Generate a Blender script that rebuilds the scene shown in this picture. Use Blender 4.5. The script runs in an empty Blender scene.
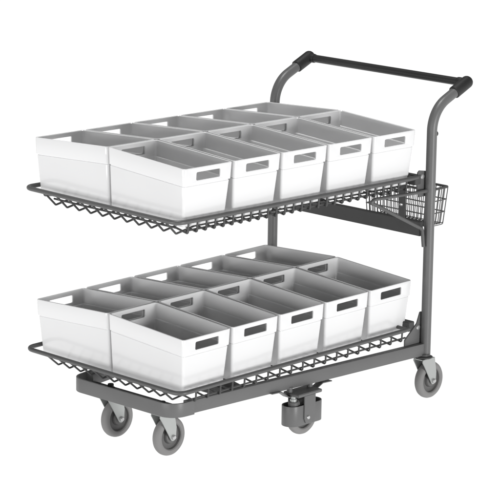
import bpy, bmesh, math, random
from mathutils import Vector, Matrix, Euler

random.seed(4)
S = bpy.context.scene
COL = S.collection
PI = math.pi

# ------------------------------------------------------------------ materials
def new_mat(name, base, rough, metallic=0.0, spec=0.5, coat=0.0, var=0.06, bump=0.0, bscale=60.0, tint=None, scale=9.0):
    m = bpy.data.materials.new(name); m.use_nodes = True
    nt = m.node_tree; b = nt.nodes['Principled BSDF']
    b.inputs['Roughness'].default_value = rough
    b.inputs['Metallic'].default_value = metallic
    b.inputs['Specular IOR Level'].default_value = spec
    b.inputs['Coat Weight'].default_value = coat
    b.inputs['Coat Roughness'].default_value = 0.08
    tc = nt.nodes.new('ShaderNodeTexCoord')
    n = nt.nodes.new('ShaderNodeTexNoise'); n.inputs['Scale'].default_value = scale
    n.inputs['Detail'].default_value = 4
    r = nt.nodes.new('ShaderNodeValToRGB')
    lo = [c * (1 - var) for c in base]; hi = [min(1, c * (1 + var)) for c in base]
    r.color_ramp.elements[0].position = .3; r.color_ramp.elements[1].position = .7
    r.color_ramp.elements[0].color = (*lo, 1); r.color_ramp.elements[1].color = (*hi, 1)
    nt.links.new(tc.outputs['Object'], n.inputs['Vector'])
    nt.links.new(n.outputs['Fac'], r.inputs['Fac'])
    nt.links.new(r.outputs['Color'], b.inputs['Base Color'])
    rr = nt.nodes.new('ShaderNodeMapRange')
    rr.inputs['To Min'].default_value = rough * .9; rr.inputs['To Max'].default_value = min(1, rough * 1.12)
    nt.links.new(n.outputs['Fac'], rr.inputs['Value'])
    nt.links.new(rr.outputs['Result'], b.inputs['Roughness'])
    if bump:
        n2 = nt.nodes.new('ShaderNodeTexNoise'); n2.inputs['Scale'].default_value = bscale
        n2.inputs['Detail'].default_value = 3
        bp = nt.nodes.new('ShaderNodeBump'); bp.inputs['Strength'].default_value = bump
        bp.inputs['Distance'].default_value = .002
        nt.links.new(tc.outputs['Object'], n2.inputs['Vector'])
        nt.links.new(n2.outputs['Fac'], bp.inputs['Height'])
        nt.links.new(bp.outputs['Normal'], b.inputs['Normal'])
    return m

def grey(v): return (v, v, v)
M_BIN = new_mat('white_plastic', (.72, .72, .723), .16, spec=.5, var=.012, bump=.05, bscale=40, scale=4)
M_PAINT = new_mat('grey_powder_coat', grey(.112), .42, metallic=.0, spec=.45, var=.05, bump=.12, bscale=420)
M_WIRE = new_mat('dark_grey_wire', grey(.082), .42, spec=.45, var=.06)
M_MESH = new_mat('dark_mesh_wire', grey(.05), .42, spec=.45, var=.06)
M_SHADE = new_mat('dark_grey_shaded', grey(.06), .5, spec=.35, var=.06, bump=.1, bscale=420)  # darker frame paint holding the shade under the shelves; also dark basket rim
M_GRIP = new_mat('black_grip', grey(.021), .42, spec=.45, var=.12, bump=.1, bscale=300)
M_CAP = new_mat('black_plastic', grey(.016), .5, spec=.4, var=.15, bump=.15, bscale=300)
M_ZINC = new_mat('zinc_steel', (.40, .412, .404), .36, metallic=.5, var=.05)
M_TYRE = new_mat('grey_rubber', (.195, .192, .19), .62, spec=.3, var=.06, bump=.1, bscale=200)
M_HUB = new_mat('grey_hub_shaded', (.10, .099, .098), .5, spec=.4, var=.06)  # hub grey darkened, the shade of the wheel recess is in the colour
M_BOLT = new_mat('bolt_steel', grey(.5), .3, metallic=.7, var=.05)
M_DARK = new_mat('black_steel', grey(.02), .5, spec=.3, var=.1)

# ------------------------------------------------------------------ mesh tools
def link(name, bm, mat, parent=None, angle=35, smooth=True):
    me = bpy.data.meshes.new(name)
    bmesh.ops.recalc_face_normals(bm, faces=bm.faces)
    bm.to_mesh(me); bm.free()
    me.materials.append(mat)
    if smooth:
        for p in me.polygons: p.use_smooth = True
        me.set_sharp_from_angle(angle=math.radians(angle))
    o = bpy.data.objects.new(name, me); COL.objects.link(o)
    if parent: o.parent = parent
    return o

def empty(name, loc=(0, 0, 0), parent=None):
    o = bpy.data.objects.new(name, None); o.empty_display_size = .05
    o.location = loc; COL.objects.link(o)
    if parent: o.parent = parent
    return o

def fillet(pts, rad, n=8):
    """round the inner corners of a polyline"""
    pts = [Vector(p) for p in pts]
    if not hasattr(rad, '__len__'): rad = [rad] * len(pts)
    out = [pts[0]]
    for i in range(1, len(pts) - 1):
        a, b, c = pts[i - 1], pts[i], pts[i + 1]
        u = (a - b).normalized(); v = (c - b).normalized()
        ang = u.angle(v)
        if rad[i] <= 0 or abs(ang - PI) < 1e-3: out.append(b); continue
        t = rad[i] / math.tan(ang / 2)
        t = min(t, .49 * (a - b).length if i > 1 else .98 * (a - b).length, .49 * (c - b).length if i < len(pts) - 2 else .98 * (c - b).length)
        r = t * math.tan(ang / 2)
        cen = b + (u + v).normalized() * (r / math.sin(ang / 2))
        p0 = b + u * t; p1 = b + v * t
        d0 = p0 - cen; d1 = p1 - cen; tot = d0.angle(d1); ax = d0.cross(d1).normalized()
        for k in range(n + 1):
            out.append(cen + Matrix.Rotation(tot * k / n, 3, ax) @ d0)
    out.append(pts[-1])
    return out

def sweep(bm, pts, prof, up=(0, 0, 1), closed=False, cap=True):
    """sweep a 2-D profile [(side, up)] along a polyline, mitred"""
    pts = [Vector(p) for p in pts]; n = len(pts); up = Vector(up)
    rings = []
    t_prev = None; side = None
    for i in range(n):
        if closed:
            a = (pts[i] - pts[i - 1]).normalized(); b = (pts[(i + 1) % n] - pts[i]).normalized()
        else:
            a = (pts[i] - pts[i - 1]).normalized() if i else (pts[1] - pts[0]).normalized()
            b = (pts[i + 1] - pts[i]).normalized() if i < n - 1 else a
        t = (a + b).normalized()
        if side is None:
            u0 = up if abs(t.dot(up)) < .95 else Vector((0, 1, 0))
            side = t.cross(u0).normalized()
        else:
            q = t_prev.rotation_difference(t); side = (q @ side)
            side = (side - t * side.dot(t)).normalized()
        t_prev = t
        u = side.cross(t).normalized()
        k = 1 / max(.4, math.cos(a.angle(b) / 2))
        bend = (b - a)
        ring = []
        for (x, y) in prof:
            off = side * x + u * y
            if bend.length > 1e-5:
                bn = bend.normalized(); off = off + bn * (off.dot(bn) * (k - 1))
            ring.append(bm.verts.new(pts[i] + off))
        rings.append(ring)
    m = len(prof)
    for i in range(n if closed else n - 1):
        r0, r1 = rings[i], rings[(i + 1) % n]
        for j in range(m):
            bm.faces.new((r0[j], r0[(j + 1) % m], r1[(j + 1) % m], r1[j]))
    if cap and not closed:
        bm.faces.new(rings[0][::-1]); bm.faces.new(rings[-1])
    return bm

def circ(r, n=12): return [(r * math.cos(2 * PI * k / n), r * math.sin(2 * PI * k / n)) for k in range(n)]
def tube(bm, pts, r, n=12, closed=False): return sweep(bm, pts, circ(r, n), closed=closed)
def rrect(w, h, r, n=3):
    out = []
    for cx, cy, a0 in ((w / 2 - r, h / 2 - r, 0), (-w / 2 + r, h / 2 - r, 90), (-w / 2 + r, -h / 2 + r, 180), (w / 2 - r, -h / 2 + r, 270)):
        for k in range(n + 1):
            a = math.radians(a0 + 90 * k / n); out.append((cx + r * math.cos(a), cy + r * math.sin(a)))
    return out

def box(bm, lo, hi, bev=.0015, seg=2):
    x0, y0, z0 = lo; x1, y1, z1 = hi
    b2 = bmesh.new()
    r = bmesh.ops.create_cube(b2, size=1)
    for v in b2.verts:
        v.co = Vector((x0 + (v.co.x + .5) * (x1 - x0), y0 + (v.co.y + .5) * (y1 - y0), z0 + (v.co.z + .5) * (z1 - z0)))
    if bev: bmesh.ops.bevel(b2, geom=list(b2.edges), offset=bev, segments=seg, affect='EDGES')
    merge(bm, b2); return bm

def merge(bm, b2, mat=None):
    me = bpy.data.meshes.new('tmp'); b2.to_mesh(me); b2.free()
    if mat is not None: me.transform(mat)
    bm.from_mesh(me); bpy.data.meshes.remove(me)

def prism(bm, poly, axis, a, b, bev=.001):
    """extrude a 2-D polygon; axis 'y': poly is (x,z), axis 'x': (y,z), axis 'z': (x,y)"""
    b2 = bmesh.new()
    def P(p, s):
        return {'y': (p[0], s, p[1]), 'x': (s, p[0], p[1]), 'z': (p[0], p[1], s)}[axis]
    v0 = [b2.verts.new(P(p, a)) for p in poly]; v1 = [b2.verts.new(P(p, b)) for p in poly]
    n = len(poly)
    b2.faces.new(v0); b2.faces.new(v1[::-1])
    for i in range(n): b2.faces.new((v0[i], v0[(i + 1) % n], v1[(i + 1) % n], v1[i]))
    bmesh.ops.recalc_face_normals(b2, faces=b2.faces)
    if bev:
        es = [e for e in b2.edges if len(e.link_faces) == 2 and e.calc_face_angle(0) > .5]
        bmesh.ops.bevel(b2, geom=es, offset=bev, segments=2, affect='EDGES')
    merge(bm, b2); return bm

def lathe(bm, prof, n=40, axis='y', at=(0, 0, 0)):
    """prof [(radius, along)]"""
    b2 = bmesh.new(); rings = []
    for (r, s) in prof:
        if r < 1e-6:
            rings.append([b2.verts.new((0, 0, s))])
        else:
            rings.append([b2.verts.new((r * math.cos(2 * PI * k / n), r * math.sin(2 * PI * k / n), s)) for k in range(n)])
    for a, b in zip(rings, rings[1:]):
        if len(a) == 1 and len(b) == 1: continue
        for k in range(n):
            if len(a) == 1: b2.faces.new((a[0], b[k], b[(k + 1) % n]))
            elif len(b) == 1: b2.faces.new((a[k], b[0], a[(k + 1) % n]))
            else: b2.faces.new((a[k], b[k], b[(k + 1) % n], a[(k + 1) % n]))
    bmesh.ops.recalc_face_normals(b2, faces=b2.faces)
    rot = {'z': Matrix.Identity(4), 'y': Matrix.Rotation(PI / 2, 4, 'X'), 'x': Matrix.Rotation(PI / 2, 4, 'Y')}[axis]
    merge(bm, b2, Matrix.Translation(at) @ rot); return bm

def bolt_bm(at, axis='y', r=.007, h=.005, n=14):
    bm = bmesh.new()
    lathe(bm, [(0, -h * .2), (r, -h * .2), (r, h * .4), (r * .8, h * .85), (r * .4, h), (0, h)], n, axis, at); return bm

def hexbolt_bm(at, r=.009, h=.008):
    bm = bmesh.new()
    lathe(bm, [(0, -.001), (r * 1.35, -.001), (r * 1.35, .0015), (r, .0017), (r, h * .85), (r * .85, h), (0, h)], 12, 'z', at); return bm

# ------------------------------------------------------------------ dimensions (metres; solved from the photograph)
PITCH = .215; GAP = .0032; DEP = .3345
HI, HO = .1766, .1574          # rim heights over the nominal shelf plane, at the middle and at the outer ends
BZS = (-.0235, -.0210)         # the totes stand on the mesh, a little under the shelf rim
SEP = .5195
YP, XP = .352, 1.132           # handle posts
GZ = -.770                     # floor
TILT = [(-.0140, .0078), (.0082, .0119)]
SHELF = [Vector((0, 0, 0)), Vector((.0206, .0162, -SEP))]
def shelf_matrix(l):
    sx, sy = TILT[l]
    r = Euler((math.atan(sy), -math.atan(sx), 0)).to_matrix().to_4x4()
    piv = Vector((.54, 0, 0))
    return Matrix.Translation(SHELF[l] + piv) @ r @ Matrix.Translation(-piv)

# ------------------------------------------------------------------ tote
def bin_mesh(BZ):
    w = PITCH - 2 * GAP; d = DEP - .0015
    slope = (HI - HO) / DEP
    def top(y): return HI - BZ - slope * (-y)        # y runs from 0 (inner) to -d (outer)
    def ring(bm, inset, rad, zf, n=5, ie=None):
        vs = []
        x0, x1, y0, y1 = inset, w - inset, -d + inset, -(inset if ie is None else ie)
        for cx, cy, a0 in ((x1 - rad, y1 - rad, 0), (x0 + rad, y1 - rad, 90), (x0 + rad, y0 + rad, 180), (x1 - rad, y0 + rad, 270)):
            for k in range(n + 1):
                a = math.radians(a0 + 90 * k / n)
                x, y = cx + rad * math.cos(a), cy + rad * math.sin(a)
                vs.append(bm.verts.new((x, y, zf(y))))
        return vs
    B = .052
    bm = bmesh.new()
    R = []
    flat = lambda z: (lambda y: z)
    off = lambda k: (lambda y: top(y) - k)
    R.append(ring(bm, .0195, .008, flat(0), ie=.008))
    R.append(ring(bm, .0160, .009, flat(.0012), ie=.0045))
    R.append(ring(bm, .0145, .009, flat(.005), ie=.0030))
    R.append(ring(bm, .0056, .009, off(B + .0046), ie=.0022))
    R.append(ring(bm, .0072, .009, off(B + .0036), ie=.0030))
    R.append(ring(bm, .0072, .009, off(B + .0002), ie=.0030))
    R.append(ring(bm, .0030, .010, off(B), ie=.0012))
    R.append(ring(bm, .0023, .010, off(B - .0012), ie=.0010))
    R.append(ring(bm, .0003, .010, off(.0022)))
    R.append(ring(bm, .0008, .010, off(.0007)))
    R.append(ring(bm, .0020, .009, off(0)))
    R.append(ring(bm, .0052, .008, off(.0004)))
    R.append(ring(bm, .0062, .008, off(.0016)))
    R.append(ring(bm, .0068, .008, off(B - .004)))
    R.append(ring(bm, .0070, .008, off(B - .002)))
    R.append(ring(bm, .0095, .008, off(B), ie=.0075))
    R.append(ring(bm, .0103, .008, off(B + .0028), ie=.0080))
    R.append(ring(bm, .0178, .008, flat(.012), ie=.0090))
    R.append(ring(bm, .0200, .007, flat(.006), ie=.0115))
    R.append(ring(bm, .0240, .005, flat(.0042), ie=.0155))
    n = len(R[0])
    for a, b in zip(R, R[1:]):
        for k in range(n): bm.faces.new((a[k], a[(k + 1) % n], b[(k + 1) % n], b[k]))
    bm.faces.new(R[0][::-1]); bm.faces.new(R[-1])
    bmesh.ops.recalc_face_normals(bm, faces=bm.faces)
    o = link('storage_tote', bm, M_BIN)
    # hand holes through both short ends
    cutters = []
    for y, in ((0,), (-d,)):
        cb = bmesh.new()
        zc = top(y) - .0145 - .0125
        tilt = 0
        prof = rrect(.102, .0255, .0045, 4)
        b2 = bmesh.new()
        prism(b2, [(p[0] + w / 2, p[1] + zc) for p in prof], 'y', y - .03, y + .03, 0)
        cutters.append(link('cutter', b2, M_BIN))
    for c in cutters:
        md = o.modifiers.new('b', 'BOOLEAN'); md.operation = 'DIFFERENCE'; md.object = c; md.solver = 'EXACT'
    bv = o.modifiers.new('bv', 'BEVEL'); bv.width = .0009; bv.segments = 2; bv.limit_method = 'ANGLE'; bv.angle_limit = math.radians(60)
    dg = bpy.context.evaluated_depsgraph_get()
    me = bpy.data.meshes.new_from_object(o.evaluated_get(dg))
    o.modifiers.clear()
    for c in cutters: bpy.data.objects.remove(c)
    for p in me.polygons: p.use_smooth = True
    me.set_sharp_from_angle(angle=math.radians(28))
    o.data = me; me.name = 'storage_tote'
    return o

PLACE = ['at the left end', 'second from the left', 'in the middle', 'second from the right', 'at the right end']
for lev in (0, 1):
    BZ = BZS[lev]; tote0 = bin_mesh(BZ); first = True
    Ms = shelf_matrix(lev)
    for row in (0, 1):
        for k in range(5):
            o = tote0 if first else tote0.copy()
            if not first: COL.objects.link(o)
            first = False
            if row == 0: m = Matrix.Translation((k * PITCH + GAP, -.0008, BZ))
            else: m = Matrix.Translation(((k + 1) * PITCH - GAP, .0008, BZ)) @ Matrix.Rotation(PI, 4, 'Z')
            o.matrix_world = Ms @ m
            o['label'] = 'white tote %s of the %s row on the %s shelf' % (
                PLACE[k], ('near', 'far')[row], ('upper', 'lower')[lev])
            o['category'] = 'tote'
            o['group'] = 'white totes on the %s shelf' % ('upper', 'lower')[lev]

# ------------------------------------------------------------------ cart
cart = empty('stock_cart', (.55, 0, GZ))
cart['label'] = 'grey steel two-shelf stock cart with wire shelves, black push handle and grey caster wheels'
cart['category'] = 'cart'
CI = Matrix.Translation((-.55, 0, -GZ))
def part(name, bm, mat, parent=cart, label=None, angle=35):
    bm.transform(CI) if parent is cart or parent.get('_w') else None
    o = link(name, bm, mat, parent, angle)
    if label: o['label'] = label
    return o
def sub(name, bm, mat, parent, angle=35):
    bm.transform(CI)
    return link(name, bm, mat, parent, angle)

# base frame: flat bar bent round the left end, rectangular side rails back to the posts
bm = bmesh.new()
zt, zb_ = -.568, -.6125
zm = (zt + zb_) / 2
h = zt - zb_
near0, near1 = Vector((-.016, -.312, zm)), Vector((1.128, -.357, zm - .007))
far0, far1 = Vector((-.016, .134, zm)), Vector((1.128, .352, zm - .007))
def lerp(a, b, t): return a + (b - a) * t
path = fillet([lerp(near0, near1, .078), near0, far0, lerp(far0, far1, .1)], .050, 10)
sweep(bm, path, rrect(.007, h, .0012, 2))
bar_o = part('end_bar', bm, M_PAINT, label='flat grey bar bent round the left end of the base')
def rail(a, b, inward):
    bm = bmesh.new()
    d = (b - a).normalized(); s = Vector((-d.y, d.x, 0)) * inward
    p0 = lerp(a, b, .062) + s * .0155; p1 = b + s * .010
    sweep(bm, [p0, p1], rrect(.024, h - .003, .002, 2))
    return bm
for a, b, s in ((near0, near1, 1), (far0, far1, -1)):
    part('side_rail', rail(a, b, s), M_PAINT)
# cross members of the base
for (x, y0, y1, z0, z1, wdt) in ((.060, -.292, .128, -.617, -.603, .05), (.285, -.304, .160, -.606, -.575, .07)):
    bm = bmesh.new(); box(bm, (x - wdt / 2, y0, z0), (x + wdt / 2, y1, z1), .002)
    part('cross_member', bm, M_SHADE)

# posts with the bend to the push handle
for s in (-1, 1):
    bm = bmesh.new()
    y = s * YP
    pth = fillet([(XP - .002, y, -.622), (XP, y, .207), (1.305, y, .2815)], .105, 14)
    sweep(bm, pth, rrect(.0315, .0335, .0145, 6), up=(0, 1, 0))
    post = part('handle_post', bm, M_PAINT)
    # black end cap: sleeve with a rounded end
    e = Vector((1.305, y, .2815)); d = (e - Vector((XP, y, .207))).normalized()
    bm = bmesh.new()
    b2 = bmesh.new(); L = .090; r = .0212
    rings = [(r - .002, 0), (r, .002), (r, L - .020)] + [(.001 + (r - .001) * math.cos(t), L - .020 + .020 * math.sin(t)) for t in [PI / 2 * q / 7 for q in range(1, 7)]] + [(0, L)]
    lathe(b2, [(0, 0)] + rings, 26, 'z')
    rotm = Vector((0, 0, 1)).rotation_difference(d).to_matrix().to_4x4()
    merge(bm, b2, Matrix.Translation(e - d * (L - .018)) @ rotm)
    # short collar that takes the bar
    cy = y - s * .021
    lathe(bm, [(0, -.012), (.0150, -.012), (.0158, -.008), (.0158, .008), (.0150, .012), (0, .012)], 24, 'y', (1.297, cy, .2795))
    sub('end_cap', bm, M_CAP, post)
    # bolt head on the back of the post
    bm = bmesh.new()
    lathe(bm, [(0, -.001), (.010, -.001), (.010, .004), (.0085, .007), (0, .008)], 12, 'x', (XP + .0155, y, .128))
    sub('bolt', bm, M_DARK, post)
bm = bmesh.new()
tube(bm, [(1.297, -YP + .012, .2795), (1.297, YP - .012, .2795)], .0132, 24)
part('push_bar', bm, M_GRIP, label='round black push bar between the two posts')

# wire shelves
def wire_shelf(lev):
    root = empty('wire_shelf', (0, 0, 0), cart)
    root['label'] = ('upper', 'lower')[lev] + ' wire mesh shelf with thick round rim'
    Ms = CI @ shelf_matrix(lev)
    x0 = (-.033, -.043)[lev]; x1 = (1.060, 1.022)[lev]; yl, yh = (-.346, -.366)[lev], (.337, .331)[lev]; xe = (.014, .004)[lev]
    zr = (.001, .0045)[lev]; rr = .0072
    bm = bmesh.new()
    pth = fillet([(x1 + xe, yl + .003, zr), (x1 - .02, yl, zr), (x0, yl, zr), (x0, yh, zr), (x1 - .02, yh, zr), (x1 + xe, yh - .003, zr)], [0, .05, .030, .034, .05, 0], 8)
    tube(bm, pth, rr, 14)
    tube(bm, [(x1 - .004, yl, zr), (x1 - .004, yh, zr)], .006, 10)
    bm.transform(Ms)
    link('shelf_rim', bm, M_WIRE, root)
    bm = bmesh.new()
    wr = (.0033, .0031)[lev]
    zb = BZS[lev] - wr - .0002                 # cross wires carry the totes
    zl = zb - 2 * wr + .0006                   # long wires run under them
    ze = (-.0365, -.0320)[lev]                 # the wire dips along the edge, then rises to the carrying plane
    sp = (.0386, .0535)[lev]
    xs = (.013, .026)[lev]
    ys = [-.292 + j * .0535 for j in range(11)] if lev == 0 else [-.285 + j * .0515 for j in range(11)]
    n = int((x1 - .008 - xs) / sp)
    for k in range(n + 1):
        x = xs + k * sp + random.uniform(-.0006, .0006)
        tube(bm, fillet([(x, yl - .001, zr - .004), (x, yl + .001, ze), (x, yl + .050, zb), (x, (ys[-1] + .004 if k == 0 else yh - .050), zb)] + ([] if k == 0 else [(x, yh - .001, ze), (x, yh + .001, zr - .004)]), .005, 3), wr, 7)
    for y in ys:
        y += random.uniform(-.001, .001)
        tube(bm, fillet([(x0 + .002, y, zr - .004), (x0 + .049, y, (-.0465, -.0390)[lev]), (x0 + .125, y, zl), (x1 - .01, y, zl), (x1, y, zr - .003)], .006, 3), wr, 7)
    # edge wires along the foot of the near and far sides
    for y, q in ((yl, 1), (yh, -1)):
        tube(bm, [(xs + (-.003 if q > 0 else sp), y + q * .010, ze + wr * 2 + .0004), (x1 - .004, y + q * .010, ze + wr * 2 + .0004)], wr, 7)
    bm.transform(Ms)
    link('wire_mesh', bm, M_MESH, root, angle=60)
    return root
for lev in (0, 1): wire_shelf(lev)

# upper shelf supports on the posts
bm = bmesh.new(); box(bm, (1.066, -YP + .012, -.036), (1.098, YP - .012, -.004), .002)
part('shelf_support_bar', bm, M_SHADE)
bm = bmesh.new(); box(bm, (1.100, -YP + .014, -.212), (1.118, YP - .014, -.163), .002)
part('lower_support_bar', bm, M_SHADE)
for y in (-.262, .262):
    bm = bmesh.new(); box(bm, (1.094, y - .0145, -.172), (1.0985, y + .0145, -.0365), .001)
    st = part('hanger_strap', bm, M_SHADE)
    sub('bolt', bolt_bm((1.0935, y, -.115), 'x', .006, -.005), M_BOLT, st)
for s in (-1, 1):
    y = s * YP
    bm = bmesh.new()
    yi = y - s * .0185
    prism(bm, [(1.082, -.030), (1.086, .004), (1.094, .010), (1.128, .004), (1.128, -.080), (1.094, -.080), (1.086, -.062)], 'y', yi - .0025, yi + .0025, .0008)
    br = part('shelf_bracket', bm, M_PAINT)
    sub('bolt', bolt_bm((1.106, yi + s * .0030, -.012), 'y', .009, -s * .005), M_BOLT, br)
    # bent rod brace: level arm, apex under the shelf, slanting leg and foot on the post
    bm = bmesh.new()
    yb = y - s * .002
    pth = fillet([(1.122, yb, -.060), (.858, yb, -.050), (.834, yb, -.058), (.862, yb, -.069), (1.098, yb, -.184), (1.1065, yb, -.245)], [0, .011, .011, .011, .018, 0], 8)
    sweep(bm, pth, circ(.0059, 12), up=(0, 1, 0))
    part('shelf_brace', bm, M_WIRE)
    # gusset and bolt of the lower shelf
    bm = bmesh.new()
    prism(bm, [(1.042, -.577), (1.042, -.556), (1.102, -.508), (1.117, -.472), (1.128, -.472), (1.128, -.577)], 'y', yi - .003, yi + .003, .001)
    g = part('gusset_plate', bm, M_PAINT)
    sub('bolt', bolt_bm((1.105, yi + s * .0035, -.522), 'y', .009, -s * .005), M_BOLT, g)
bm = bmesh.new(); box(bm, (1.064, -YP + .020, -.532), (1.094, YP - .020, -.500), .002)
part('shelf_support_bar', bm, M_SHADE)

# wire basket hung behind the posts
bask = empty('wire_basket', (0, 0, 0), cart)
bask['label'] = 'small dark wire basket hung behind the near post'
x0, x1, y0, y1, zt_, zb2 = 1.152, 1.246, -.333, -.05, -.066, -.190
bm = bmesh.new()
tube(bm, fillet([(x0, y0, zt_), (x1, y0, zt_), (x1, y1, zt_), (x0, y1, zt_), (x0, y0, zt_)], .006, 3), .0042, 10)
bm.transform(CI); link('basket_rim', bm, M_SHADE, bask)
bm = bmesh.new()
ti = .010
def bxy(t): return (x0 + ti * .3 * t, x1 - ti * t, y0 + ti * t, y1 - ti * t)
for z in (-.108, -.150):
    t = (zt_ - z) / (zt_ - zb2); a, b, c, d = bxy(t)
    tube(bm, [(a, c, z), (b, c, z), (b, d, z), (a, d, z), (a, c, z)], .0021, 6)
a, b, c, d = bxy(1)
nx, ny = 6, 17
for k in range(nx + 1):
    f = k / nx
    tube(bm, fillet([(x0 + f * (x1 - x0), y0, zt_), (a + f * (b - a), c, zb2), (a + f * (b - a), d, zb2), (x0 + f * (x1 - x0), y1, zt_)], .006, 3), .0016, 6)
for k in range(ny + 1):
    f = k / ny
    tube(bm, fillet([(x0, y0 + f * (y1 - y0), zt_), (a, c + f * (d - c), zb2 - .003), (b, c + f * (d - c), zb2 - .003), (x1, y0 + f * (y1 - y0), zt_)], .006, 3), .0016, 6)
bm.transform(CI); link('basket_mesh', bm, M_WIRE, bask, angle=60)

# wheels
def wheel_tyre(at, R=.0625, w=.031):
    bm = bmesh.new(); q = w / 2
    ri = R * .66
    lathe(bm, [(ri, -q + .004), (ri + .003, -q + .001), (R * .80, -q), (R * .90, -q + .0015), (R * .965, -q + .006), (R * .995, -q + .011), (R, 0), (R * .995, q - .011), (R * .965, q - .006), (R * .90, q - .0015), (R * .80, q), (ri + .003, q - .001), (ri, q - .004), (ri - .001, 0), (ri, -q + .004)], 64, 'y', at)
    return bm
def wheel_hub(at, R=.0625, w=.031):
    bm = bmesh.new(); ri = R * .655
    lathe(bm, [(0, -.0135), (.0180, -.0135), (.0205, -.0125), (.0225, -.009), (.0245, -.0035), (ri - .003, -.0025), (ri, -.0030), (ri, .0030), (ri - .003, .0025), (.0245, .0035), (.0225, .009), (.0205, .0125), (.0180, .0135), (0, .0135)], 48, 'y', at)
    return bm
def caster(px, py, ztop, trail=.027, label=None):
    root = empty('caster', (0, 0, 0), cart)
    if label: root['label'] = label
    R = .0625; az = GZ + R; ax = px + trail
    at = (ax, py, az)
    sub('tyre', wheel_tyre(at, R), M_TYRE, root)
    sub('hub', wheel_hub(at, R), M_HUB, root)
    zf = GZ + 2 * R + .016
    bm = bmesh.new()
    for s in (-1, 1):
        y = py + s * .0195
        # the plate narrows from the swivel head to the axle
        poly = [(px - .029, zf + .002), (px - .031, zf - .006), (px - .022, zf - .020)]
        a0 = [(ax + .0125 * math.cos(t), az + .0125 * math.sin(t)) for t in [math.radians(v) for v in (205, 235, 265, 295, 325, 355)]]
        poly += a0 + [(ax + .0145, az + .03), (px + .034, zf - .012), (px + .032, zf + .002)]
        prism(bm, poly, 'y', y - .0016, y + .0016, .0006)
    box(bm, (px - .029, py - .0178, zf - .0015), (px + .032, py + .0178, zf + .0017), .0006)
    sub('fork', bm, M_ZINC, root)
    bm = bmesh.new()
    lathe(bm, [(0, zf + .002), (.0255, zf + .002), (.0285, zf + .004), (.0285, zf + .007), (.024, zf + .009), (.019, zf + .010), (.019, ztop), (0, ztop)], 32, 'z', (px, py, 0))
    sub('swivel_head', bm, M_SHADE, root)
    bm = bmesh.new()
    lathe(bm, [(0, -.0285), (.0055, -.0285), (.0078, -.026), (.0078, -.0215), (.0078, .0215), (.0078, .026), (.0055, .0285), (0, .0285)], 12, 'y', at)
    sub('axle_bolt', bm, M_BOLT, root)
    return root
for (x, y) in ((.050, -.203), (.070, .050)):
    caster(x, y, -.616)
    part('mounting_nut', hexbolt_bm((x, y, -.6035), .010, .013), M_DARK)
caster(1.124, -.352, -.612); caster(1.124, .352, -.612)

# fixed centre wheel in its wrap-around guard
gw = empty('guarded_wheel', (0, 0, 0), cart)
gw['label'] = 'centre wheel inside a grey wrap-around guard under the near rail'
cx, cy = .541, -.336
sub('tyre', wheel_tyre((cx, cy, GZ + .0625), .0625, .031), M_TYRE, gw)
sub('hub', wheel_hub((cx, cy, GZ + .0625), .0625, .031), M_HUB, gw)
bm = bmesh.new()
pts = []
rad = .030; half = .047
for k in range(13): a = PI / 2 + PI * k / 12; pts.append((cx - half + rad * math.cos(a), cy + rad * math.sin(a), -.697))
for k in range(13): a = -PI / 2 + PI * k / 12; pts.append((cx + half + rad * math.cos(a), cy + rad * math.sin(a), -.697))
sweep(bm, pts, rrect(.004, .066, .001, 2), closed=True)
sub('wheel_guard', bm, M_PAINT, gw)
bm = bmesh.new()
for s in (-1, 1):
    y = cy + s * .0345
    prism(bm, [(cx - .026, -.634), (cx + .026, -.634), (cx + .026, -.708), (cx + .019, -.724), (cx - .019, -.724), (cx - .026, -.708)], 'y', y - .002, y + .002, .0008)
box(bm, (cx - .056, cy - .037, -.635), (cx + .056, cy + .030, -.6245), .002)
sub('wheel_bracket', bm, M_PAINT, gw)
for dx in (-.047, .047):
    bm = bmesh.new()
    lathe(bm, [(0, -.625), (.0095, -.625), (.0095, -.608), (0, -.608)], 18, 'z', (cx + dx, cy + .010, 0))
    sub('mounting_stud', bm, M_PAINT, gw)
bm = bmesh.new()
lathe(bm, [(0, -.690), (.017, -.690), (.017, -.655), (.0145, -.652), (0, -.652)], 20, 'z', (cx - .046, cy - .006, 0))
sub('spacer', bm, M_PAINT, gw)
bm = bmesh.new()
lathe(bm, [(0, -.652), (.011, -.652), (.011, -.644), (.008, -.643), (.008, -.634), (0, -.634)], 20, 'z', (cx - .046, cy - .006, 0))
sub('washer', bm, M_ZINC, gw)
# bent straps from the rail down to the bracket
for s in (-1, 1):
    bm = bmesh.new()
    yy = cy + .010; k = .006 * s
    p = [(cx + s * .140, yy, -.6165 - k), (cx + s * .098, yy, -.6165 - k * .7), (cx + s * .062, yy, -.637), (cx + s * .03, yy, -.637)]
    sweep(bm, fillet(p, .008, 3), rrect(.026, .0035, .0008, 1))
    sub('strap', bm, M_PAINT, gw)
sub('axle_bolt', bolt_bm((cx - .009, cy - .0368, GZ + .064), 'y', .0065, .0045), M_BOLT, gw)

# ------------------------------------------------------------------ setting: added white floor, glowing so that no ground shadows show
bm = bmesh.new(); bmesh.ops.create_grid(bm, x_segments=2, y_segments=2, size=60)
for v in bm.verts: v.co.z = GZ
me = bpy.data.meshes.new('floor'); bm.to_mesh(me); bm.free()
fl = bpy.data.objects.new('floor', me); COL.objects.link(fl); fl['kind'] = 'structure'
m = bpy.data.materials.new('glowing_white_floor'); m.use_nodes = True
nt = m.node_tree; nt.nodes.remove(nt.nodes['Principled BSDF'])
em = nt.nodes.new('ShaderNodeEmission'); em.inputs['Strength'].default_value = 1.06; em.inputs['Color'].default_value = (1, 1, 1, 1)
nt.links.new(em.outputs[0], nt.nodes['Material Output'].inputs[0]); me.materials.append(m)

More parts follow.
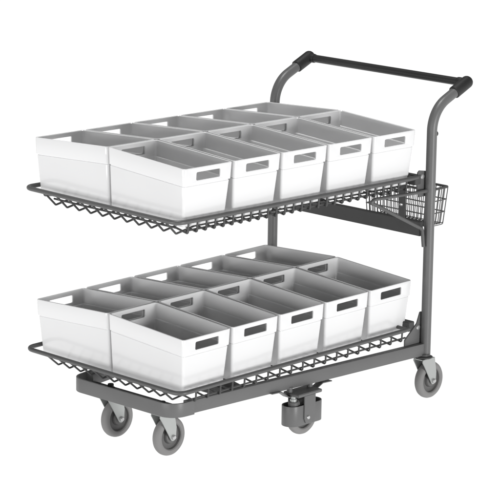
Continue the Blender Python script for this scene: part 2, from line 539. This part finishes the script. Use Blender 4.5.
W = bpy.data.worlds.new('World'); S.world = W; W.use_nodes = True
nt = W.node_tree; bg = nt.nodes['Background']
tc = nt.nodes.new('ShaderNodeTexCoord'); sp = nt.nodes.new('ShaderNodeSeparateXYZ'); rp = nt.nodes.new('ShaderNodeValToRGB')
nt.links.new(tc.outputs['Generated'], sp.inputs[0]); nt.links.new(sp.outputs['Z'], rp.inputs['Fac'])
els = rp.color_ramp.elements
els[0].position = 0; els[0].color = (1, 1, 1, 1)
els[1].position = 1; els[1].color = (.05, .05, .05, 1)
for p_, v in ((.10, .8), (.35, .40), (.7, .10)):
    e = els.new(p_); e.color = (v, v, v, 1)
nt.links.new(rp.outputs['Color'], bg.inputs['Color']); bg.inputs['Strength'].default_value = .62

def area(name, loc, target, sx, sy, power):
    L = bpy.data.lights.new(name, 'AREA'); L.shape = 'RECTANGLE'; L.size = sx; L.size_y = sy; L.energy = power
    o = bpy.data.objects.new(name, L); COL.objects.link(o); o.location = loc
    o.rotation_euler = (Vector(target) - Vector(loc)).to_track_quat('-Z', 'Y').to_euler()
    return o
# two long low strip softboxes: they light the outer faces and leave the insides of the totes in soft shade
area('front_strip_light', (.65, -6.0, -.12), (.60, 0, -.25), 1.3, 1.1, 235)
area('left_strip_light', (-3.4, .1, .0), (.3, 0, -.25), 3.0, 1.1, 72)
# a small lamp high overhead catches the rims of the totes
area('overhead_light', (.5, .3, 5.0), (.5, 0, 0), 1.0, 1.0, 200)

# ------------------------------------------------------------------ camera (solved from the photograph)
cam = bpy.data.cameras.new('camera'); co = bpy.data.objects.new('camera', cam); COL.objects.link(co)
cam.sensor_width = 36; cam.lens = 2707.49 / 500 * 36
co.location = (-5.58609, -5.91025, 1.77086)
co.rotation_euler = (math.radians(76.80598), math.radians(-.73805), math.radians(-46.34794))
cam.clip_end = 500
S.camera = co
S.view_settings.view_transform = 'Standard'; S.view_settings.look = 'None'
S.view_settings.exposure = 0; S.view_settings.gamma = 1
S.render.engine = 'CYCLES'
S.cycles.max_bounces = 6; S.cycles.diffuse_bounces = 2; S.cycles.glossy_bounces = 3
